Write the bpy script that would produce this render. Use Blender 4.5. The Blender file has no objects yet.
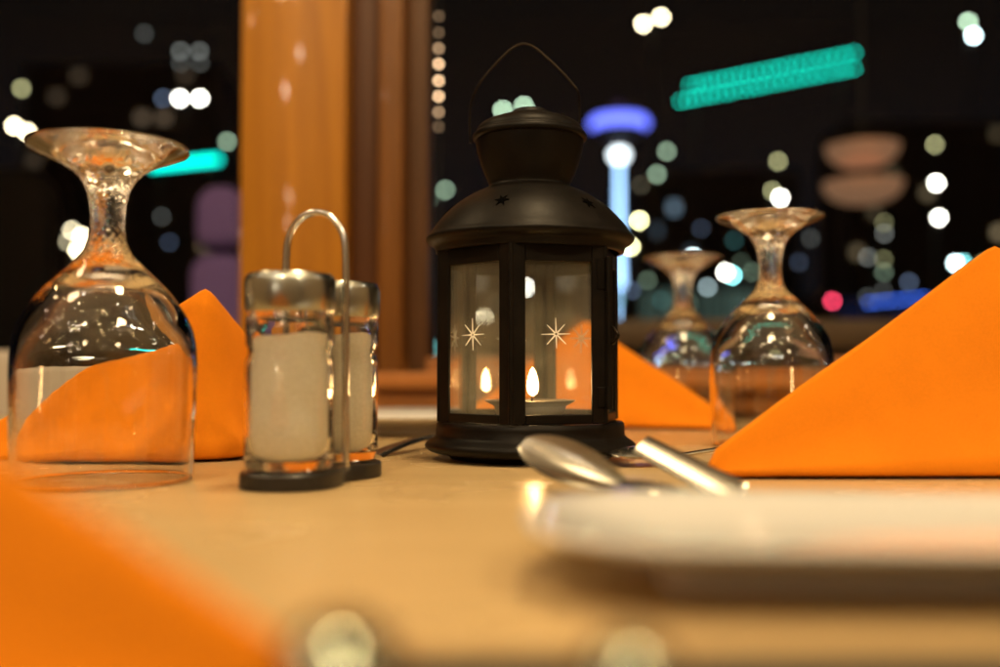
import bpy, bmesh, math, random
from mathutils import Vector, Matrix, noise
random.seed(7)
S = bpy.context.scene
COL = S.collection
PI = math.pi

# ------------------------------------------------------------------ camera
F = 1000.0                 # focal length in pixels of a 1000 px wide frame
CAM_Z = 0.049              # lens height over the table top (z = 0)
HOR = 369.5
cam_d = bpy.data.cameras.new('camera')
cam = bpy.data.objects.new('camera', cam_d)
COL.objects.link(cam)
cam.location = (0, 0, CAM_Z)
cam.rotation_euler = (math.radians(90) + math.atan((HOR - 333.5) / F), 0, 0)
cam_d.sensor_width = 36
cam_d.lens = 36
cam_d.clip_start = 0.01
cam_d.clip_end = 3000
cam_d.dof.use_dof = True
cam_d.dof.focus_distance = 0.512
cam_d.dof.aperture_fstop = 3.45
S.camera = cam

# ------------------------------------------------------------------ render, world
S.view_settings.view_transform = 'Standard'
S.view_settings.look = 'None'
S.view_settings.exposure = 0
S.view_settings.gamma = 1
S.render.engine = 'CYCLES'
S.cycles.use_denoising = True
S.cycles.max_bounces = 20
S.cycles.transmission_bounces = 18
S.cycles.transparent_max_bounces = 24
S.cycles.glossy_bounces = 8
S.cycles.diffuse_bounces = 4
S.cycles.sample_clamp_indirect = 60
S.cycles.blur_glossy = 0.3
w = bpy.data.worlds.new('World'); S.world = w; w.use_nodes = True
bg = w.node_tree.nodes['Background']
_tc = w.node_tree.nodes.new('ShaderNodeTexCoord'); _sx = w.node_tree.nodes.new('ShaderNodeSeparateXYZ'); _rp = w.node_tree.nodes.new('ShaderNodeValToRGB')
w.node_tree.links.new(_tc.outputs['Generated'], _sx.inputs[0]); w.node_tree.links.new(_sx.outputs['Z'], _rp.inputs[0]); w.node_tree.links.new(_rp.outputs[0], bg.inputs[0])
_e = _rp.color_ramp.elements; _e[0].position = 0.0; _e[0].color = (0.95, 1.0, 1.45, 1); _e[1].position = 0.30; _e[1].color = (0.75, 0.58, 0.52, 1)
bg.inputs[1].default_value = 0.0050

# ------------------------------------------------------------------ lamps of the dining room
def area(name, loc, target, size, power, col):
    l = bpy.data.lights.new(name, 'AREA'); l.shape = 'DISK'; l.size = size
    l.energy = power; l.color = col
    o = bpy.data.objects.new(name, l); COL.objects.link(o); o.location = loc
    o.rotation_euler = (Vector(target) - Vector(loc)).to_track_quat('-Z', 'Y').to_euler()
    return o
WARM = (1.0, 0.725, 0.39)
area('ceiling_lamp_light', (0.12, 0.40, 1.25), (0.05, 0.45, 0), 0.15, 8.0, WARM)
area('room_lamp_light', (-0.5, -1.5, 1.75), (0.1, 0.6, 0.05), 0.14, 20.0, WARM)
area('cutlery_sheen_light', (-0.75, 0.72, 1.15), (0.05, 0.42, 0), 0.22, 2.2, WARM)  # added light with no lamp there, gives spoon and knife their sheen
area('room_lamp_light', (0.9, -0.9, 1.5), (0.2, 0.7, 0.05), 0.12, 11.0, WARM)
def bulb(loc, power, col, r=0.03):
    l = bpy.data.lights.new('room_bulb', 'POINT'); l.energy = power; l.color = col; l.shadow_soft_size = r
    o = bpy.data.objects.new('room_bulb', l); COL.objects.link(o); o.location = loc
for i, (x, y, z) in enumerate([(-1.6, -0.6, 1.5), (-1.1, -1.9, 2.0), (-0.3, -2.6, 2.1), (0.5, -2.3, 2.2), (1.3, -1.8, 2.0),
                  (1.9, -0.5, 1.7), (-2.0, 0.3, 1.5), (2.2, 0.5, 1.5), (0.1, -0.6, 1.9), (-0.7, 0.0, 1.7), (0.8, 0.2, 1.8),
                  (-1.3, 0.5, 1.2), (1.4, 0.6, 1.25)]):
    bulb((x, y, z), 2.2, WARM if i % 3 else (1.0, 0.86, 0.7), 0.028)

# lamps whose images show in the varnish of the pillar
for px_, py_, dv in ((328, 52, 3.3), (243, 95, 3.1), (262, 228, 3.6), (280, 236, 3.7), (264, 262, 3.2)):
    bulb(((px_ - 500) * dv / F, 2.3 - dv, CAM_Z + (HOR - py_) * dv / F), 1.8 if py_ < 200 else 0.8, (1.0, 0.82, 0.6), 0.022)
rb_ = random.Random(3)
for i in range(60):
    bx_, by_ = rb_.uniform(-2.4, 2.4), rb_.uniform(-2.4, 0.2)
    bulb((bx_, by_, max(rb_.uniform(1.45, 1.95), min(1.97, 0.10 + 0.372 * (2.5 - by_)))), 0.75, WARM if i % 4 else (1.0, 0.92, 0.82), 0.010)

# ------------------------------------------------------------------ helpers
def P(x, y, d):
    """point seen at photo pixel (x, y) (1000 px wide), at distance d in front of the lens"""
    return Vector(((x - 500) * d / F, d, CAM_Z + (HOR - y) * d / F))
def link(name, bm, m, parent=None, smooth=True, ang=35):
    me = bpy.data.meshes.new(name)
    bmesh.ops.recalc_face_normals(bm, faces=bm.faces[:])
    bm.to_mesh(me); bm.free()
    if smooth:
        for p in me.polygons: p.use_smooth = True
        me.set_sharp_from_angle(angle=math.radians(ang))
    if m: me.materials.append(m)
    o = bpy.data.objects.new(name, me); COL.objects.link(o)
    if parent: o.parent = parent
    return o
def tag(o, label, cat=None, group=None, kind=None):
    if label: o['label'] = label
    if cat: o['category'] = cat
    if group: o['group'] = group
    if kind: o['kind'] = kind
    return o
def thing(name, loc, label, cat, group=None, rz=0.0):
    o = bpy.data.objects.new(name, None); COL.objects.link(o)
    o.location = loc; o.rotation_euler = (0, 0, rz); o.empty_display_size = 0.02
    return tag(o, label, cat, group)
def box(bm, c, s, bev=0.0, rot=None, seg=2):
    r = bmesh.ops.create_cube(bm, size=1)
    vs = r['verts']
    for v in vs: v.co = Vector((v.co.x * s[0], v.co.y * s[1], v.co.z * s[2]))
    if bev:
        es = list({e for v in vs for e in v.link_edges})
        rr = bmesh.ops.bevel(bm, geom=es, offset=bev, segments=seg, affect='EDGES', profile=0.5)
        vs = list({v for f in rr['faces'] for v in f.verts} | {v for v in vs if v.is_valid})
    for v in vs:
        co = v.co.copy()
        if rot is not None: co = rot @ co
        v.co = co + Vector(c)
    return vs
def spline(pts, n):
    """Catmull-Rom through 2-D or 3-D points"""
    pts = [Vector(p) for p in pts]; out = []
    for i in range(len(pts) - 1):
        p0 = pts[max(i - 1, 0)]; p1 = pts[i]; p2 = pts[i + 1]; p3 = pts[min(i + 2, len(pts) - 1)]
        for k in range(n):
            t = k / n
            out.append(0.5 * ((2 * p1) + (p2 - p0) * t + (2 * p0 - 5 * p1 + 4 * p2 - p3) * t * t + (3 * p1 - p0 - 3 * p2 + p3) * t ** 3))
    out.append(pts[-1]); return out
def lathe(bm, prof, seg=64, c=(0, 0, 0), closed=False):
    rings = []
    for p in prof:
        r, z = p[0], p[1]
        if r < 1e-6: rings.append([bm.verts.new((c[0], c[1], c[2] + z))])
        else: rings.append([bm.verts.new((c[0] + r * math.cos(2 * PI * k / seg), c[1] + r * math.sin(2 * PI * k / seg), c[2] + z)) for k in range(seg)])
    pairs = list(zip(rings, rings[1:])) + ([(rings[-1], rings[0])] if closed else [])
    for a, b in pairs:
        for k in range(seg):
            k2 = (k + 1) % seg
            if len(a) == 1 and len(b) == 1: continue
            if len(a) == 1: bm.faces.new((a[0], b[k], b[k2]))
            elif len(b) == 1: bm.faces.new((a[k], b[0], a[k2]))
            else: bm.faces.new((a[k], b[k], b[k2], a[k2]))
def tube(bm, path, r, seg=10, caps=True):
    path = [Vector(p) for p in path]
    rings = []; up = None
    for i, p in enumerate(path):
        t = (path[min(i + 1, len(path) - 1)] - path[max(i - 1, 0)]).normalized()
        if up is None:
            up = t.orthogonal().normalized()
        else:
            up = (up - t * up.dot(t)).normalized()
        s = t.cross(up)
        rr = r[i] if isinstance(r, (list, tuple)) else r
        rings.append([bm.verts.new(p + (up * math.cos(2 * PI * k / seg) + s * math.sin(2 * PI * k / seg)) * rr) for k in range(seg)])
    for a, b in zip(rings, rings[1:]):
        for k in range(seg):
            bm.faces.new((a[k], a[(k + 1) % seg], b[(k + 1) % seg], b[k]))
    if caps:
        bm.faces.new(rings[0]); bm.faces.new(rings[-1])

# ------------------------------------------------------------------ materials
def mat(name, col, rough=0.5, metal=0.0, **kw):
    m = bpy.data.materials.new(name); m.use_nodes = True
    b = m.node_tree.nodes['Principled BSDF']
    b.inputs['Base Color'].default_value = (*col, 1)
    b.inputs['Roughness'].default_value = rough
    b.inputs['Metallic'].default_value = metal
    for k, v in kw.items():
        b.inputs[k.replace('_', ' ')].default_value = v
    return m
def nd(m, t, **kw):
    n = m.node_tree.nodes.new(t)
    for k, v in kw.items(): setattr(n, k, v)
    return n
def coords(m, scale=(1, 1, 1), out='Object'):
    tc = nd(m, 'ShaderNodeTexCoord'); mp = nd(m, 'ShaderNodeMapping')
    mp.inputs['Scale'].default_value = scale
    m.node_tree.links.new(tc.outputs[out], mp.inputs[0]); return mp.outputs[0]
def ramp(m, fac, stops):
    r = nd(m, 'ShaderNodeValToRGB'); e = r.color_ramp.elements
    while len(e) < len(stops): e.new(0.5)
    for el, (p, c) in zip(e, stops): el.position = p; el.color = (*c, 1)
    m.node_tree.links.new(fac, r.inputs[0]); return r.outputs[0]
def noise_fac(m, vec, scale, detail=4, rough=0.55, dist=0.0):
    n = nd(m, 'ShaderNodeTexNoise'); n.inputs['Scale'].default_value = scale; n.inputs['Detail'].default_value = detail
    n.inputs['Roughness'].default_value = rough; n.inputs['Distortion'].default_value = dist
    m.node_tree.links.new(vec, n.inputs['Vector']); return n.outputs['Fac']
def bump(m, fac, strength, dist):
    b = nd(m, 'ShaderNodeBump'); b.inputs['Strength'].default_value = strength; b.inputs['Distance'].default_value = dist
    m.node_tree.links.new(fac, b.inputs['Height'])
    m.node_tree.links.new(b.outputs[0], m.node_tree.nodes['Principled BSDF'].inputs['Normal'])
def to(m, sock, name): m.node_tree.links.new(sock, m.node_tree.nodes['Principled BSDF'].inputs[name])
def emit(name, col, s):
    m = bpy.data.materials.new(name); m.use_nodes = True
    b = m.node_tree.nodes['Principled BSDF']
    b.inputs['Base Color'].default_value = (0, 0, 0, 1); b.inputs['Specular IOR Level'].default_value = 0
    b.inputs['Emission Color'].default_value = (*col, 1); b.inputs['Emission Strength'].default_value = s
    return m
def wood(name, c1, c2, rough, axis='z', coat=0.0):
    m = mat(name, c1, rough, Coat_Weight=coat, Coat_Roughness=0.05, Specular_IOR_Level=0.3)
    sc = {'x': (1.2, 22, 22), 'z': (22, 22, 1.2)}[axis]
    v = coords(m, sc)
    f = noise_fac(m, v, 2.2, 7, 0.62, 0.7)
    to(m, ramp(m, f, [(0.28, c2), (0.55, c1), (0.8, tuple(min(1, q * 1.2) for q in c1))]), 'Base Color')
    bump(m, f, 0.05, 0.001)
    return m

M_TABLE = mat('pale_tan_table_laminate', (0.56, 0.39, 0.20), 0.33, Specular_IOR_Level=0.35)
v = coords(M_TABLE, (2.5, 14, 14)); f = noise_fac(M_TABLE, v, 3.0, 6, 0.6, 0.4)
to(M_TABLE, ramp(M_TABLE, f, [(0.25, (0.50, 0.36, 0.175)), (0.55, (0.54, 0.39, 0.195)), (0.8, (0.575, 0.42, 0.215))]), 'Base Color')
f2 = noise_fac(M_TABLE, coords(M_TABLE), 9, 3)
r2 = nd(M_TABLE, 'ShaderNodeMapRange'); r2.inputs[3].default_value = 0.19; r2.inputs[4].default_value = 0.34
M_TABLE.node_tree.links.new(f2, r2.inputs[0]); to(M_TABLE, r2.outputs[0], 'Roughness')

M_PILLAR = wood('varnished_orange_brown_wood', (0.37, 0.15, 0.006), (0.25, 0.092, 0.003), 0.42, 'z', 0.5)
M_PILLAR_DARK = wood('dark_brown_wood', (0.085, 0.028, 0.005), (0.05, 0.016, 0.003), 0.45, 'z', 0.0)
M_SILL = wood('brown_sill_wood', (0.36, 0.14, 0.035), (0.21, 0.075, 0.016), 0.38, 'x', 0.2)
M_PILLAR_MID = wood('shaded_pillar_wood', (0.15, 0.055, 0.005), (0.09, 0.031, 0.003), 0.45, 'z', 0.1)
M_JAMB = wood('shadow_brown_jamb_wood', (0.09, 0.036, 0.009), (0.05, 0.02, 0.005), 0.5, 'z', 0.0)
M_RAIL = wood('dark_brown_rail_wood', (0.10, 0.06, 0.03), (0.05, 0.03, 0.015), 0.5, 'x')
M_WALL = mat('brown_wall_paint', (0.16, 0.09, 0.05), 0.7)
M_FLOOR = mat('dark_floor_boards', (0.045, 0.035, 0.028), 0.5)

def cloth(name, col):
    m = mat(name, col, 0.92, Sheen_Weight=0.15, Sheen_Roughness=0.5, Specular_IOR_Level=0.15)
    m.node_tree.nodes['Principled BSDF'].inputs['Sheen Tint'].default_value = (1.0, 0.5, 0.15, 1)
    v = coords(m, (1, 1, 1), 'Object')
    wv = nd(m, 'ShaderNodeTexWave', bands_direction='DIAGONAL'); wv.inputs['Scale'].default_value = 620; wv.inputs['Distortion'].default_value = 0.6
    m.node_tree.links.new(v, wv.inputs[0])
    n1 = noise_fac(m, v, 900, 2); n2 = noise_fac(m, v, 26, 4)
    mx = nd(m, 'ShaderNodeMath', operation='ADD'); m.node_tree.links.new(wv.outputs['Fac'], mx.inputs[0]); m.node_tree.links.new(n1, mx.inputs[1])
    ad = nd(m, 'ShaderNodeMath', operation='MULTIPLY_ADD'); ad.inputs[1].default_value = 0.55
    m.node_tree.links.new(n1, ad.inputs[0]); m.node_tree.links.new(n2, ad.inputs[2])
    to(m, ramp(m, ad.outputs[0], [(0.55, tuple(q * 0.92 for q in col)), (0.98, tuple(min(1, q * 1.03) for q in col))]), 'Base Color')
    n3 = noise_fac(m, coords(m, (1, 1, 0.45)), 17, 3, 0.5, 0.8)
    sc = nd(m, 'ShaderNodeMath', operation='MULTIPLY_ADD'); sc.inputs[1].default_value = 0.20
    m.node_tree.links.new(mx.outputs[0], sc.inputs[0]); m.node_tree.links.new(n3, sc.inputs[2])
    bump(m, sc.outputs[0], 0.42, 0.0042)
    return m
M_NAPKIN = cloth('orange_napkin_cloth', (0.87, 0.262, 0.008))

M_BLACK = mat('black_painted_lantern_metal', (0.005, 0.004, 0.0032), 0.36, Specular_IOR_Level=0.14)
v = coords(M_BLACK); f = noise_fac(M_BLACK, v, 60, 5)
to(M_BLACK, ramp(M_BLACK, f, [(0.35, (0.0035, 0.0028, 0.0022)), (0.7, (0.0075, 0.0056, 0.0042))]), 'Base Color')
r2 = nd(M_BLACK, 'ShaderNodeMapRange'); r2.inputs[3].default_value = 0.33; r2.inputs[4].default_value = 0.55
M_BLACK.node_tree.links.new(f, r2.inputs[0]); to(M_BLACK, r2.outputs[0], 'Roughness')
bump(M_BLACK, noise_fac(M_BLACK, v, 420, 3), 0.10, 0.0006)
M_HOLE = mat('black_star_hole', (0.002, 0.002, 0.002), 0.9, Specular_IOR_Level=0.0)
M_WIRE = mat('dark_wire', (0.018, 0.013, 0.009), 0.35, 0.9)
M_CHROME = mat('polished_chrome', (0.74, 0.75, 0.73), 0.17, 1.0)
M_TEA = mat('highlight_spoon_steel', (0.40, 0.45, 0.37), 0.12, 1.0)  # tone set for the highlight discs of the added teaspoons
M_CAP = mat('brushed_cap_chrome', (0.50, 0.53, 0.49), 0.24, 1.0)
M_STEEL = mat('polished_cutlery_steel', (0.58, 0.56, 0.50), 0.22, 1.0)
bump(M_STEEL, noise_fac(M_STEEL, coords(M_STEEL), 150, 3), 0.05, 0.0006)
M_ALU = mat('dull_aluminium', (0.50, 0.47, 0.44), 0.38, 0.9)
M_WAX = mat('cream_wax', (0.85, 0.74, 0.55), 0.5, Subsurface_Weight=0.0)
M_SALT = mat('white_salt', (0.86, 0.85, 0.72), 0.95)
_f = noise_fac(M_SALT, coords(M_SALT), 900, 4, 0.7)
to(M_SALT, ramp(M_SALT, _f, [(0.3, (0.74, 0.72, 0.59)), (0.55, (0.86, 0.84, 0.71)), (0.7, (0.95, 0.94, 0.85))]), 'Base Color')
bump(M_SALT, _f, 0.5, 0.0007)
M_BASE = mat('black_plastic_base', (0.012, 0.011, 0.010), 0.4)
M_CHINA = mat('white_glazed_china', (0.76, 0.77, 0.77), 0.10, Coat_Weight=0.3)
M_GREYCLOTH = mat('pale_grey_upholstery', (0.42, 0.38, 0.33), 0.9)
bump(M_GREYCLOTH, noise_fac(M_GREYCLOTH, coords(M_GREYCLOTH), 500, 2), 0.2, 0.001)
M_LILAC = mat('lilac_seat_reflection', (0.22, 0.14, 0.44), 0.85)
M_DARK_REFLECTION = mat('dark_window_reflection', (0.006, 0.005, 0.005), 0.9, Specular_IOR_Level=0.1)

def real_glass(name, ior=1.5, col=(1, 1, 1)):
    m = bpy.data.materials.new(name); m.use_nodes = True
    b = m.node_tree.nodes['Principled BSDF']
    b.inputs['Base Color'].default_value = (*col, 1); b.inputs['Roughness'].default_value = 0.0
    b.inputs['IOR'].default_value = ior; b.inputs['Transmission Weight'].default_value = 1.0
    return m
M_GLASS = real_glass('clear_drinking_glass', 1.52, (0.985, 0.99, 0.985))
bump(M_GLASS, noise_fac(M_GLASS, coords(M_GLASS), 95, 2), 0.05, 0.0012)
M_JAR = real_glass('clear_jar_glass', 1.48, (0.99, 0.99, 0.98))
def pane_glass(name, ior, tint, dust=0.0):
    """thin sheet: Fresnel reflection over straight-through transparency"""
    m = bpy.data.materials.new(name); m.use_nodes = True
    nt = m.node_tree; nt.nodes.remove(nt.nodes['Principled BSDF'])
    tr = nt.nodes.new('ShaderNodeBsdfTransparent'); tr.inputs[0].default_value = (*tint, 1)
    gl = nt.nodes.new('ShaderNodeBsdfGlossy'); gl.inputs['Roughness'].default_value = 0.0
    fr = nt.nodes.new('ShaderNodeFresnel')
    ge = nt.nodes.new('ShaderNodeNewGeometry'); io = nt.nodes.new('ShaderNodeMapRange')      # a straight-through sheet has no total reflection at its back face
    io.inputs[3].default_value = ior; io.inputs[4].default_value = 1 / ior
    nt.links.new(ge.outputs['Backfacing'], io.inputs[0]); nt.links.new(io.outputs[0], fr.inputs[0])
    mx = nt.nodes.new('ShaderNodeMixShader')
    nt.links.new(fr.outputs[0], mx.inputs[0]); nt.links.new(tr.outputs[0], mx.inputs[1]); nt.links.new(gl.outputs[0], mx.inputs[2])
    out = mx.outputs[0]
    if dust:
        df = nt.nodes.new('ShaderNodeBsdfDiffuse'); df.inputs[0].default_value = (0.82, 0.90, 0.80, 1)
        tl = nt.nodes.new('ShaderNodeBsdfTranslucent'); tl.inputs[0].default_value = (0.82, 0.90, 0.80, 1)
        m2 = nt.nodes.new('ShaderNodeMixShader'); m2.inputs[0].default_value = 0.5
        nt.links.new(df.outputs[0], m2.inputs[1]); nt.links.new(tl.outputs[0], m2.inputs[2])
        tc = nt.nodes.new('ShaderNodeTexCoord'); nz = nt.nodes.new('ShaderNodeTexNoise'); nz.inputs['Scale'].default_value = 55; nz.inputs['Detail'].default_value = 6
        mr = nt.nodes.new('ShaderNodeMapRange'); mr.inputs[1].default_value = 0.3; mr.inputs[2].default_value = 0.75; mr.inputs[3].default_value = dust * 0.4; mr.inputs[4].default_value = dust * 1.6
        nt.links.new(tc.outputs['Object'], nz.inputs['Vector']); nt.links.new(nz.outputs['Fac'], mr.inputs[0])
        m3 = nt.nodes.new('ShaderNodeMixShader'); nt.links.new(mr.outputs[0], m3.inputs[0]); nt.links.new(out, m3.inputs[1]); nt.links.new(m2.outputs[0], m3.inputs[2])
        out = m3.outputs[0]
    nt.links.new(out, nt.nodes['Material Output'].inputs[0])
    return m
M_PANE = pane_glass('window_pane_glass', 1.22, (0.985, 0.99, 0.985))
M_LPANE = pane_glass('lantern_pane_glass', 1.75, (0.99, 0.99, 0.985), 0.040)
def etched():
    m = bpy.data.materials.new('frosted_engraving'); m.use_nodes = True
    nt = m.node_tree; nt.nodes.remove(nt.nodes['Principled BSDF'])
    a = nt.nodes.new('ShaderNodeBsdfDiffuse'); a.inputs[0].default_value = (0.98, 0.98, 0.98, 1)
    b = nt.nodes.new('ShaderNodeBsdfTranslucent'); b.inputs[0].default_value = (0.98, 0.98, 0.98, 1)
    mx = nt.nodes.new('ShaderNodeMixShader'); mx.inputs[0].default_value = 0.72
    nt.links.new(a.outputs[0], mx.inputs[1]); nt.links.new(b.outputs[0], mx.inputs[2])
    nt.links.new(mx.outputs[0], nt.nodes['Material Output'].inputs[0]); return m
M_ETCH = etched()

# ------------------------------------------------------------------ setting: room shell, window, ground outside
bm = bmesh.new(); box(bm, (0, -0.9, -0.78), (5.6, 4.3, 0.04)); tag(link('floor', bm, M_FLOOR, smooth=False), None, kind='structure')
M_CEIL = mat('cream_ceiling_paint', (0.75, 0.66, 0.52), 0.9)
M_ROOM = mat('tan_room_wall_paint', (0.46, 0.33, 0.20), 0.85)
bm = bmesh.new(); box(bm, (0, -0.95, 2.03), (5.6, 4.3, 0.06)); tag(link('ceiling', bm, M_CEIL, smooth=False), None, kind='structure')
bm = bmesh.new(); box(bm, (0, -3.05, 0.62), (5.6, 0.1, 2.75)); tag(link('room_wall', bm, M_ROOM, smooth=False), None, kind='structure')
for sx in (-1, 1):
    bm = bmesh.new(); box(bm, (sx * 2.85, -0.95, 0.62), (0.1, 4.3, 2.75)); tag(link('room_wall', bm, M_ROOM, smooth=False), None, kind='structure')
M_GROUND = mat('dark_asphalt', (0.03, 0.03, 0.032), 0.8)
to(M_GROUND, ramp(M_GROUND, noise_fac(M_GROUND, coords(M_GROUND), 0.2, 6), [(0.3, (0.022, 0.022, 0.024)), (0.7, (0.045, 0.044, 0.044))]), 'Base Color')
bm = bmesh.new()
box(bm, (0, 706.0, -4.1), (2600, 1400, 0.2)); tag(link('ground', bm, M_GROUND, smooth=False), None, kind='structure')
M_TERR = mat('terrace_paving', (0.05, 0.045, 0.04), 0.7)
bm = bmesh.new(); box(bm, (0, 2.75, -0.88), (8, 2.6, 0.12)); tag(link('terrace', bm, M_TERR, smooth=False), None, kind='structure')

TY = 0.184   # near edge of the table
bm = bmesh.new(); box(bm, (0.1, (TY + 1.06) / 2, -0.017), (2.4, 1.06 - TY, 0.034), 0.004)
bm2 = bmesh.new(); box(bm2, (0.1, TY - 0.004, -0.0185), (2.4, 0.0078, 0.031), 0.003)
t_ = thing('dining_table', (0.1, 0.6, -0.76), 'pale tan dining table top carrying the lantern and place settings', 'table')
o = link('tabletop', bm, M_TABLE, t_); o.location = (-0.1, -0.6, 0.76)
o = link('edge_shade_strip', bm2, mat('dark_edge_shade', (0.03, 0.03, 0.026), 0.5), t_); o.location = (-0.1, -0.6, 0.76)  # dark strip added over the lit front edge to stand for shade
for sx in (-1, 1):
    bm = bmesh.new(); box(bm, (sx * 0.9, 0.02, 0.363), (0.07, 0.5, 0.726), 0.004); link('leg', bm, M_PILLAR_DARK, t_)

# pillar between the two windows
D = 1.15
def X(px, d=D): return (px - 500) * d / F
pil = thing('wooden_pillar', (X(291), D, -0.76), 'varnished orange brown wooden pillar between the two night windows', 'pillar')
def board(name, x0, x1, y0, y1, z0, z1, m, parent, bev=0.003):
    bm = bmesh.new(); box(bm, ((x0 + x1) / 2, (y0 + y1) / 2, (z0 + z1) / 2), (x1 - x0, y1 - y0, z1 - z0), bev)
    o = link(name, bm, m, parent)
    if parent: o.location = -parent.location
    return o
board('front_board', X(238), X(345), D, D + 0.14, -0.76, 1.6, M_PILLAR, pil, 0.004)
board('recess_board', X(345) + 0.0005, X(376), D + 0.035, D + 0.14, -0.76, 1.6, M_PILLAR_DARK, pil)  # shade of the recess put into a darker wood colour
board('edge_board', X(376) + 0.0005, X(401), D + 0.008, D + 0.14, -0.76, 1.6, M_PILLAR_MID, pil)  # shaded copy of the pillar wood on its right side
board('window_jamb', X(401) + 0.0005, X(424), D + 0.05, D + 0.13, -0.76, 1.6, M_JAMB, pil)  # shadow on the jamb put into its wood colour

# sill under the right-hand window, with its stepped mouldings
sl = thing('window_sill', (0.5, D, 0), 'brown stepped wooden sill under the right window behind the lantern', 'sill')
board('sill_board', X(380), 1.5, 1.075, D + 0.049, 0.028, 0.046, M_SILL, sl)
board('sill_moulding', X(380), 1.5, 1.09, D + 0.049, 0.004, 0.0275, M_SILL, sl)
board('lower_rail', X(380), 1.5, D + 0.051, D + 0.125, 0.0, 0.064, M_SILL, sl)
wl = board('parapet_wall', -1.8, 1.8, D + 0.052, D + 0.12, -0.76, -0.001, M_WALL, None)
tag(wl, 'low brown wall below the windows behind the table', 'wall')
sl2 = thing('window_sill', (-1.0, D, 0), 'brown wooden sill under the left window behind the big wine glass', 'sill')
board('sill_board', -1.8, X(238) - 0.001, 1.075, D + 0.05, 0.0, 0.03, M_SILL, sl2)

for nm, x0, x1, z0, lab in (('a', X(424) + 0.0005, 1.6, 0.0645, 'large clear night window pane right of the wooden pillar'),
                            ('b', -1.8, X(238) - 0.0005, 0.0305, 'clear night window pane left of the wooden pillar')):
    bm = bmesh.new(); box(bm, ((x0 + x1) / 2, D + 0.092, (z0 + 1.6) / 2), (x1 - x0, 0.006, 1.6 - z0))
    tag(link('window_pane', bm, M_PANE, smooth=False), lab, 'window', 'windows behind the table')

# terrace railing outside
rl = thing('terrace_railing', (0.9, 1.75, -0.82), 'low dark wooden railing outside behind the two far wine glasses', 'railing')
def rb(name, x0, x1, z0, z1, th, m=M_RAIL):
    bm = bmesh.new(); box(bm, ((x0 + x1) / 2, 1.75, (z0 + z1) / 2), (x1 - x0, th, z1 - z0), 0.004)
    o = link(name, bm, m, rl); o.location = -rl.location
rb('handrail', -0.1, 2.2, 0.085, 0.135, 0.09); rb('board', -0.1, 2.2, -0.12, 0.075, 0.03); rb('board', -0.1, 2.2, -0.42, -0.14, 0.03)
for px in (-0.05, 0.7, 1.45, 2.15): rb('post', px - 0.03, px + 0.03, -0.82, 0.084, 0.05)

# window reflections built as chairs outside, and the bench beside the table
def rounded_slab(bm, w_, h_, t, r, seg=8):
    pts = []
    for cx, cz, a0 in ((w_ / 2 - r, h_ - r, 0), (-w_ / 2 + r, h_ - r, 90), (-w_ / 2 + min(r, .03), min(r, .03), 180), (w_ / 2 - min(r, .03), min(r, .03), 270)):
        rr = r if a0 in (0, 90) else min(r, .03)
        for k in range(seg + 1):
            a = math.radians(a0 + 90 * k / seg); pts.append((cx + rr * math.cos(a), cz + rr * math.sin(a)))
    vs = [bm.verts.new((x, -t / 2, z)) for x, z in pts]
    f_ = bm.faces.new(vs)
    ex = bmesh.ops.extrude_face_region(bm, geom=[f_])
    for v in ex['geom']:
        if isinstance(v, bmesh.types.BMVert): v.co.y += t
    es = [e for e in bm.edges if abs(e.verts[0].co.y - e.verts[1].co.y) < 1e-6]
    bmesh.ops.bevel(bm, geom=es, offset=t * 0.3, segments=3, affect='EDGES', profile=0.5)
def chair_reflection(loc, w_, h_, m, label, rz=0, headrest=None):
    t = thing('chair_reflection', loc, label, 'chair_reflection', None, rz)
    bm = bmesh.new(); rounded_slab(bm, w_, h_, 0.07, w_ * 0.35); o = link('backrest', bm, m, t); o.location = (0, 0, 0.42)
    bm = bmesh.new(); box(bm, (0, 0.25, 0.43), (w_, 0.46, 0.07), 0.02); link('seat', bm, m, t)
    for sx in (-1, 1):
        for yy in (0.04, 0.44):
            bm = bmesh.new(); tube(bm, [(sx * (w_ / 2 - .03), yy, 0), (sx * (w_ / 2 - .03), yy, 0.395)], 0.014, 8); link('leg', bm, M_BLACK, t)
    if headrest:
        bm = bmesh.new(); rounded_slab(bm, headrest[0], headrest[1], 0.07, headrest[0] * 0.45); o = link('headrest', bm, m, t); o.location = (0, 0, 0.42 + h_ + 0.012)
    return t
d_ = 2.0
p = P(222, 300, d_)
chair_reflection((p.x, d_, -0.82), 0.12, p.z + 0.09 + 0.82 - 0.42, M_LILAC, 'lilac seat reflected in the window by the pillar, built outside the glass', 0, (0.10, 0.125))
d_ = 2.3
p = P(12, 168, d_)
chair_reflection((p.x - 0.03, d_, -0.82), 0.26, p.z + 0.82 - 0.42, M_DARK_REFLECTION, 'dark reflection in the left window behind the big wine glass, built outside the glass')
b_ = thing('bench', (X(0, 0.98), 0.98, -0.76), 'pale grey upholstered bench back at the far left of the table', 'bench')
# (its back is the only part above the table)
bm = bmesh.new(); rounded_slab(bm, 0.30, 0.17, 0.05, 0.03); o = link('backrest', bm, M_GREYCLOTH, b_); o.location = (-0.06, 0.115, 0.66)
bm = bmesh.new(); box(bm, (-0.06, 0.06, 0.40), (0.30, 0.20, 0.08), 0.02); link('seat', bm, M_GREYCLOTH, b_)
for sx in (-0.18, 0.06):
    bm = bmesh.new(); box(bm, (sx, 0.115, 0.33), (0.03, 0.03, 0.66), 0.003); link('leg', bm, M_PILLAR_DARK, b_)

# ------------------------------------------------------------------ lantern
LS = 1800.0; LD = F / LS
L = thing('lantern', (X(530, LD), LD, 0), 'black metal candle lantern with star engraved glass panes and domed roof', 'lantern')
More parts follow.
